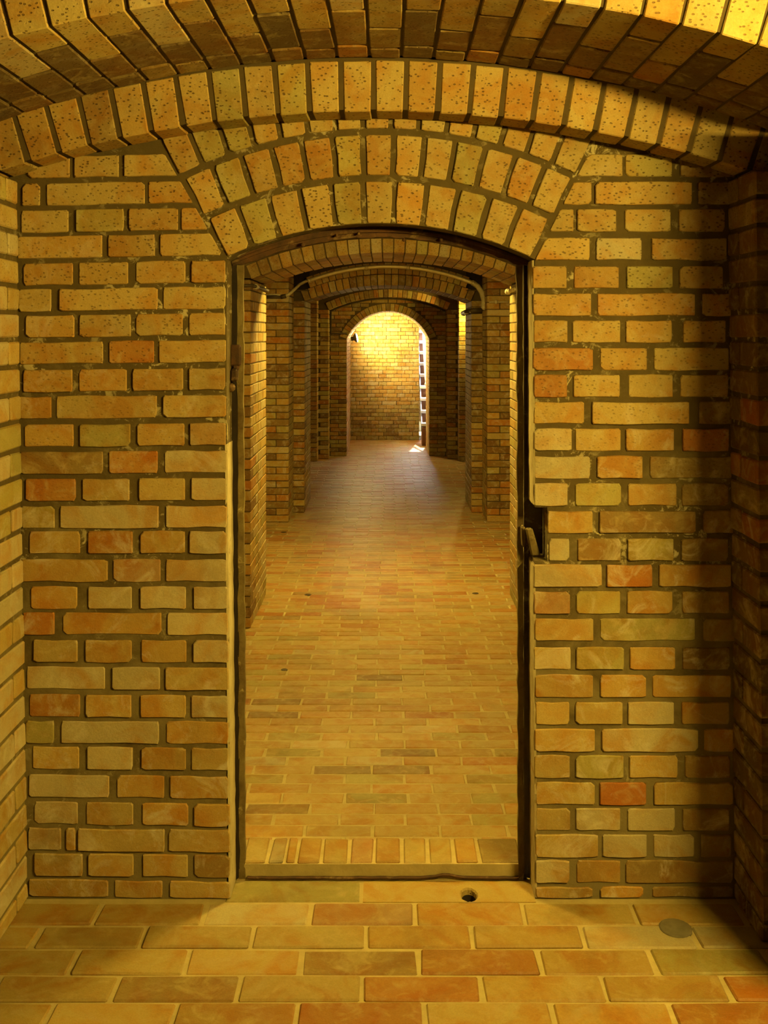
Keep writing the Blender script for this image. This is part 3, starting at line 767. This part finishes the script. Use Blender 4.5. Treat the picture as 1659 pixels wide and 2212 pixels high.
m = MB(); m.tube([(549, T0-60, EYE-712), (549, T0, EYE-660), (546, T0+10, EYE-640), (536, T0+960, EYE+110), (530, T0+1900, EYE+836)], 22, 10)
m.lathe((549, T0-62, EYE-720), (0, -1, -.5), [(-30, 10), (-22, 24), (0, 30), (22, 24), (30, 8)], 14)
tag(m.build('handrail', M['paint'], None, None, True), 'white sloping handrail above the daylit stairs', 'handrail')

# ---- lamps ----------------------------------------------------------------------------
def bulkhead(name, o, ax, r, mat, label, group=None, back=60):
    ax = Vector(ax).normalized(); o = Vector(o)
    e = empty(name, V(*o), label, 'lamp', group); bs = tuple(o)
    m = MB(); m.lathe(o-ax*back, ax, [(0, r*.45), (back*.55, r*.5), (back*.8, r*.98), (back, r*1.04), (back+6, r*1.0)], 24); hs = m.build('housing', M['lampbody'], e, bs, False)
    m = MB(); m.lathe(o, ax, [(4, r*.96), (9, r*.93), (15, r*.78), (19, r*.5), (20, r*.12)], 24); m.build('glass', mat, e, bs, True)
    m = MB(); m.lathe(o, ax, [(-4, r*1.06), (4, r*1.06), (4, r*.99), (-4, r*.99)], 24); m.build('rim', M['lampbody'], hs, bs)
    return e
bulkhead('bulkhead_lamp', (-458, dep(6.70), EYE-66), (1, .03, .2), 66, M['e_end'], 'round lamp glowing on the left jamb of the far arch', 'bulkhead lamps', 80)
tl = (1075, -1350, EYE+385); e = empty('tube_lamp', V(*tl), 'long tube lamp on the right chamber wall, out of the picture', 'lamp')
m = MB(); m.tube([(1075, -1700, EYE+385), (1075, -1000, EYE+385)], 17, 12); m.build('tube', M['e_chamber'], e, tl, True)
m = MB(); m.box(1105, 1157, -1730, -970, EYE+365, EYE+405); bt_ = m.build('batten', M['lampbody'], e, tl)
for q in (-1712, -988): m = MB(); m.box(1065, 1107, q-8, q+8, EYE+370, EYE+400); m.build('holder', M['lampbody'], bt_, tl)
bulkhead('bulkhead_lamp', (1085, 10120, EYE+210), (-1, -.1, -.1), 70, M['e_side'], 'round lamp on the right wall beside the far arch, hidden by a pier', 'bulkhead lamps', 90)
bulkhead('bulkhead_lamp', (-75, 330, EYE+330), (0, 1, -.75), 70, M['e_door'], 'round lamp above the doorway on its corridor side', 'bulkhead lamps', 140)
bulkhead('bulkhead_lamp', (0, 4200, EYE+640), (0, -.05, -1), 75, M['e_bay'], 'round ceiling lamp between first and second corridor arches', 'bulkhead lamps', 150)

# ---- iron door frame -------------------------------------------------------------------
DF = 75.0; KF = 1+DF/F
fl0, fl1 = -347.0, -324.0; fr0, fr1 = 288.0, 301.0
base = ((fl0+fr1)/2, DF, 0); e = empty('door_frame', V(*base), 'rusted iron door frame lining the low arched doorway', 'door frame')
FRA = 786.0; fcx = -17.0; fch = EYE+215-FRA
def fr_arch(x, r=FRA): return fch+math.sqrt(r*r-(x-fcx)**2)
RJ = random.Random(21)
def rough_post(x0, x1, h1, lean, inner_sign):
    m = MB(); nseg = 44; n0 = 0
    for i in range(nseg+1):
        h = h1*i/nseg; j1 = RJ.uniform(-1.6, 1.6); j2 = RJ.uniform(-1.6, 1.6); sh = lean*(h-h1)
        for (x, d) in ((x0+j1+sh, DF), (x1+j2+sh, DF+RJ.uniform(-2, 2)), (x1+j2+sh, DF+14), (x0+j1+sh, DF+14)): m.v.append((x, d, h))
    for i in range(nseg):
        for k in range(4):
            a = 4*i+k; b_ = 4*i+(k+1) % 4; m.f.append((a, b_, b_+4, a+4))
    m.f.append((0, 3, 2, 1)); t = 4*nseg; m.f.append((t, t+1, t+2, t+3)); return m
rough_post(fl0+9, fl1, fr_arch(fl1)+6, -0.004, 1).build('left_post', M['rust_olive'], e, base)
rough_post(fl0-6, fl0+9, fr_arch(fl1)+2, -0.005, 1).build('left_gap_shade', M['dark'], e, base)  # dark strip painted in for the shaded gap beside the post
rough_post(fr0, fr1, fr_arch(fr0)+6, -0.003, -1).build('right_post', M['rust_olive'], e, base)
m = MB(); xs = [fl0+(fr1+12-fl0)*i/60 for i in range(61)]
jj = [RJ.uniform(-2.5, 2.0) for _ in xs]
m.cols(xs, lambda x: fch+math.sqrt(max(0, FRA**2-(min(max(x, fl1), fr0)-fcx)**2))+jj[xs.index(x)], lambda x: fch+math.sqrt((FRA+27)**2-(x-fcx)**2), DF-4, DF+12); m.build('arch_band', M['rust'], e, base)
m = MB(); m.cols(xs, lambda x: fch+math.sqrt((FRA+10)**2-(x-fcx)**2), lambda x: fch+math.sqrt((FRA+16)**2-(x-fcx)**2), DF-12, DF); m.build('arch_rib', M['rust'], e, base)
for px, py, r in ((872, 517, 4), (952, 517, 4.5), (655, 528, 5), (775, 503, 3.5), (728, 507, 3.5)):
    m = MB(); m.lathe((fx(px, KF), DF-4, fh(py, KF)), (0, -1, -.25), [(0, r*.8), (7, r*.9), (12, r), (15, r*.4)], 10); m.build('bolt', M['rust'], e, base)
m = MB(); pts = []
for i in range(40):
    px = 535+(1120-535)*i/39; bump = 8*math.exp(-((px-962)/26)**2); pts.append((fx(px, KF), DF-2-bump*.3, 4+bump+RJ.uniform(-.8, .8)))
m.tube(pts, 3.6, 6); m.build('bottom_strip', M['rust'], e, base)
# rusted hinge on the left jamb
for nm, a in (('hinge_plate', (-352, -326, DF-16, DF-2, fh(790, KF), fh(745, KF))), ('hinge_knuckle', (-349, -332, DF-26, DF-4, fh(822, KF), fh(796, KF))), ('hinge_strap', (-346, -331, DF-14, DF-2, fh(800, KF), fh(770, KF)))):
    m = MB(); c = [((a[0], a[1])[(q >> 2) & 1]+RJ.uniform(-2, 2), (a[2], a[3])[(q >> 1) & 1], (a[4], a[5])[q & 1]+RJ.uniform(-2, 2)) for q in range(8)]; m.hexa(c, 4); hp = m.build(nm, M['rust'], e if nm == 'hinge_plate' else hinge, base)
    if nm == 'hinge_plate': hinge = hp
m = MB(); m.lathe((-347, DF-18, fh(836, KF)), (0, -1, 0), [(0, 9), (8, 10), (13, 7), (15, 2)], 10); m.build('hinge_bolt', M['rust'], hinge, base)
# latch keeper in the pocket of the right jamb
def bar(px0, py0, px1, py1, w0, w1, d0, d1, nm, mat='rust_olive'):
    m = MB(); a, b_ = (fx(px0), fh(py0)), (fx(px1), fh(py1)); c = []
    for q in range(8):
        t = q & 1; p = a if t else b_; w_ = w0 if t else w1; s = -1 if not (q >> 2) & 1 else 1
        c.append((p[0]+s*w_/2, (d0, d1)[(q >> 1) & 1]+(8 if not t else 0), p[1]))
    m.hexa(c, 3); m.build(nm, M[mat], e, base)
bar(1137, 1147, 1139, 1194, 9, 7, 44, 70, 'latch_keeper'); bar(1147, 1147, 1163, 1209, 15, 20, 26, 40, 'latch_tongue'); bar(1152, 1158, 1146, 1188, 5, 6, 40, 60, 'latch_pin', 'rust')

# ---- brick sill -------------------------------------------------------------------------
base = (-16, 130, 0); e = empty('door_sill', V(*base), 'low sill of bricks on edge crossing the doorway', 'sill')
m = MB(); m.box(-338, 303, DF+1, 183, -10, 33); m.build('mortar_bed', M['joint_near'], e, base)
js = [-330, -272, -232, -206, -150, -89, -29, 32, 90, 150, 206, 303]; codes = 'ypyoyroyyob'
for i in range(len(js)-1): place_block(e, base, js[i]+4, js[i+1]-4, 79, 183, -5, 37+RJ.uniform(-1.5, 1.5), codes[i], .1, 2.0, 3, 'near_paver')

# ---- conduits ---------------------------------------------------------------------------
def conduit(name, runs, label, cat='conduit', group='conduits along the corridor vault'):
    o0 = runs[0][1][0]; e = empty(name, V(*o0), label, cat, group)
    for nm, pts, r, mat in runs:
        m = MB(); m.tube(pts, r, 10); m.build(nm, M[mat], e, o0, True)
    return e
def clip(e_pts, r=16): return [e_pts[0], e_pts[1]], r
xq = -HW+9
conduit('conduit', [('tube', [(-1000, D1a-9, 1478), (-770, D1a-9, 1478), (xq+2, D1a-9, 1479), (xq, D1a+20, 1480), (xq, D1a+400, 1481), (xq, D1b+10, 1482), (-790, D1b+14, 1482)], 9, 'black'),
    ('joint_box', [(xq, D1a+130, 1480), (xq, D1a+190, 1480)], 15, 'hose')], 'dark conduit around the top of the first left pier')
xq = HW-11
conduit('conduit', [('tube', [(xq, D1a+330, 1474), (xq, D1b-4, 1474), (xq+6, D1b+12, 1474), (840, D1b+16, 1474)], 12, 'conduit'), ('elbow', [(xq-3, D1b-60, 1474), (xq-3, D1b-8, 1474)], 18, 'conduit')], 'short brass-toned conduit on the first right pier')
zz = D2a-10
conduit('conduit', [('tube', [(-1060, zz, 1526), (-890, zz, 1526)], 13, 'black'), ('upper_tube', [(-1060, zz, 1546), (-945, zz, 1548), (-890, zz, 1540)], 7, 'hose'), ('coupling', [(-905, zz-2, 1528), (-862, zz-2, 1536)], 19, 'black'),
    ('flexible_hose', [(-868, zz-4, 1536), (-838, zz, 1548), (-800, zz+60, 1590), (-760, zz+150, 1640), (-722, D2b-108, 1678), (-694, D2b-112, 1692)], 13, 'hose')], 'black conduit and flexible hose on the second left pier')
pp = []; RP = R2o+48
for i in range(41):
    a = -math.asin(694/RP)+(math.asin(694/RP)+math.asin(752/RP))*i/40; pp.append((RP*math.sin(a), D2b-112, C2oH+RP*math.cos(a)+12))
e = conduit('ceiling_pipe', [('pipe', pp, 19, 'conduit')], 'pale pipe curving over the second corridor arch', 'pipe')
for k in (0, 14, 24, 40):
    q = Vector(pp[k]); q2 = Vector(pp[min(k+1, 40)])-Vector(pp[max(k-1, 0)]); q2.normalize()
    m = MB(); m.tube([q-q2*14, q+q2*14], 24, 12); m.build('collar', M['conduit'], e, pp[0], True)
conduit('flexible_hose', [('hose', [pp[-1], (790, D2b-125, pp[-1][2]-28), (822, D2b-150, pp[-1][2]-80), (838, D2b-200, pp[-1][2]-150), (836, D2b-215, pp[-1][2]-215), (822, D2b-215, 1432)], 24, 'hose')], 'grey hose bending down beside the second right pier', 'hose')
conduit('conduit', [('tube', [(838, D2b-20, 1424), (760, D2b-20, 1420), (725, D2b-18, 1418), (722, D2b+300, 1416), (722, D2c, 1412), (735, D2c+40, 1410)], 24, 'black'),
    ('cable', [(735, D2b-30, 1410), (712, D2b+60, 1396), (700, D2b+180, 1398), (715, D2b+300, 1420)], 9, 'hose')], 'black horizontal conduit on the second right pier')
conduit('conduit', [('tube', [(855, D2a-9, 1483), (868, D2a-9, 1484), (1060, D2a-9, 1484)], 7, 'hose'), ('clamp', [(915, D2a-12, 1470), (915, D2a-12, 1500)], 12, 'hose')], 'thin conduit with clamp on the second right pilaster')
pa = [(-FW+4, D3c+30, EYE-4), (-FW-4, D3c-11, EYE-2), (-744, D3c-11, EYE-2), (-744, D3c-11, EYE+290)]
for i in range(31):
    x = -744+1490*i/30; pa.append((x, D3c-11, C3H+math.sqrt(R3**2-x*x)-14))
conduit('conduit', [('tube', pa, 11, 'black')], 'thin black conduit around the far arch leading to the lamp')
for s in (-1, 1):       # dark vent recesses over the second piers
    base = (s*765, D2b+30, EYE+395); e = empty('wall_vent', V(*base), 'dark square vent opening above the second %s pier' % ('left' if s < 0 else 'right'), 'vent', 'vent openings')
    m = MB(); xa, xb = sorted((s*700, s*838)); m.box(xa, xb, D2b+20, D2b+38, EYE+385, EYE+560); m.build('opening', M['dark'], e, base)
    m = MB(); m.box(xa, xb, D2b-6, D2b+36, EYE+378, EYE+388); m.build('sill', M['mortar_clean'], e, base)

# ---- small plugs in the corridor floor ------------------------------------------------------
for px, py, rr, lab in ((665, 1285, 22, 'small dark plug in the corridor floor near the first left pier'), (1027, 1282, 20, 'small dark plug in the corridor floor near the first right pier'), (613, 1150, 24, 'small dark plug in the floor before the second left pier'), (614, 1447, 16, 'small dark plug in the corridor floor nearest the doorway')):
    D = 1600.0/(py-720); m = MB(); m.lathe((fx(px, D), dep(D), FLO-2), (0, 0, 1), [(0, rr), (3.5, rr), (4.5, rr*.8), (3, rr*.5)], 14)
    tag(m.build('floor_plug', M['black']), lab, 'plug', 'plugs in the corridor floor')
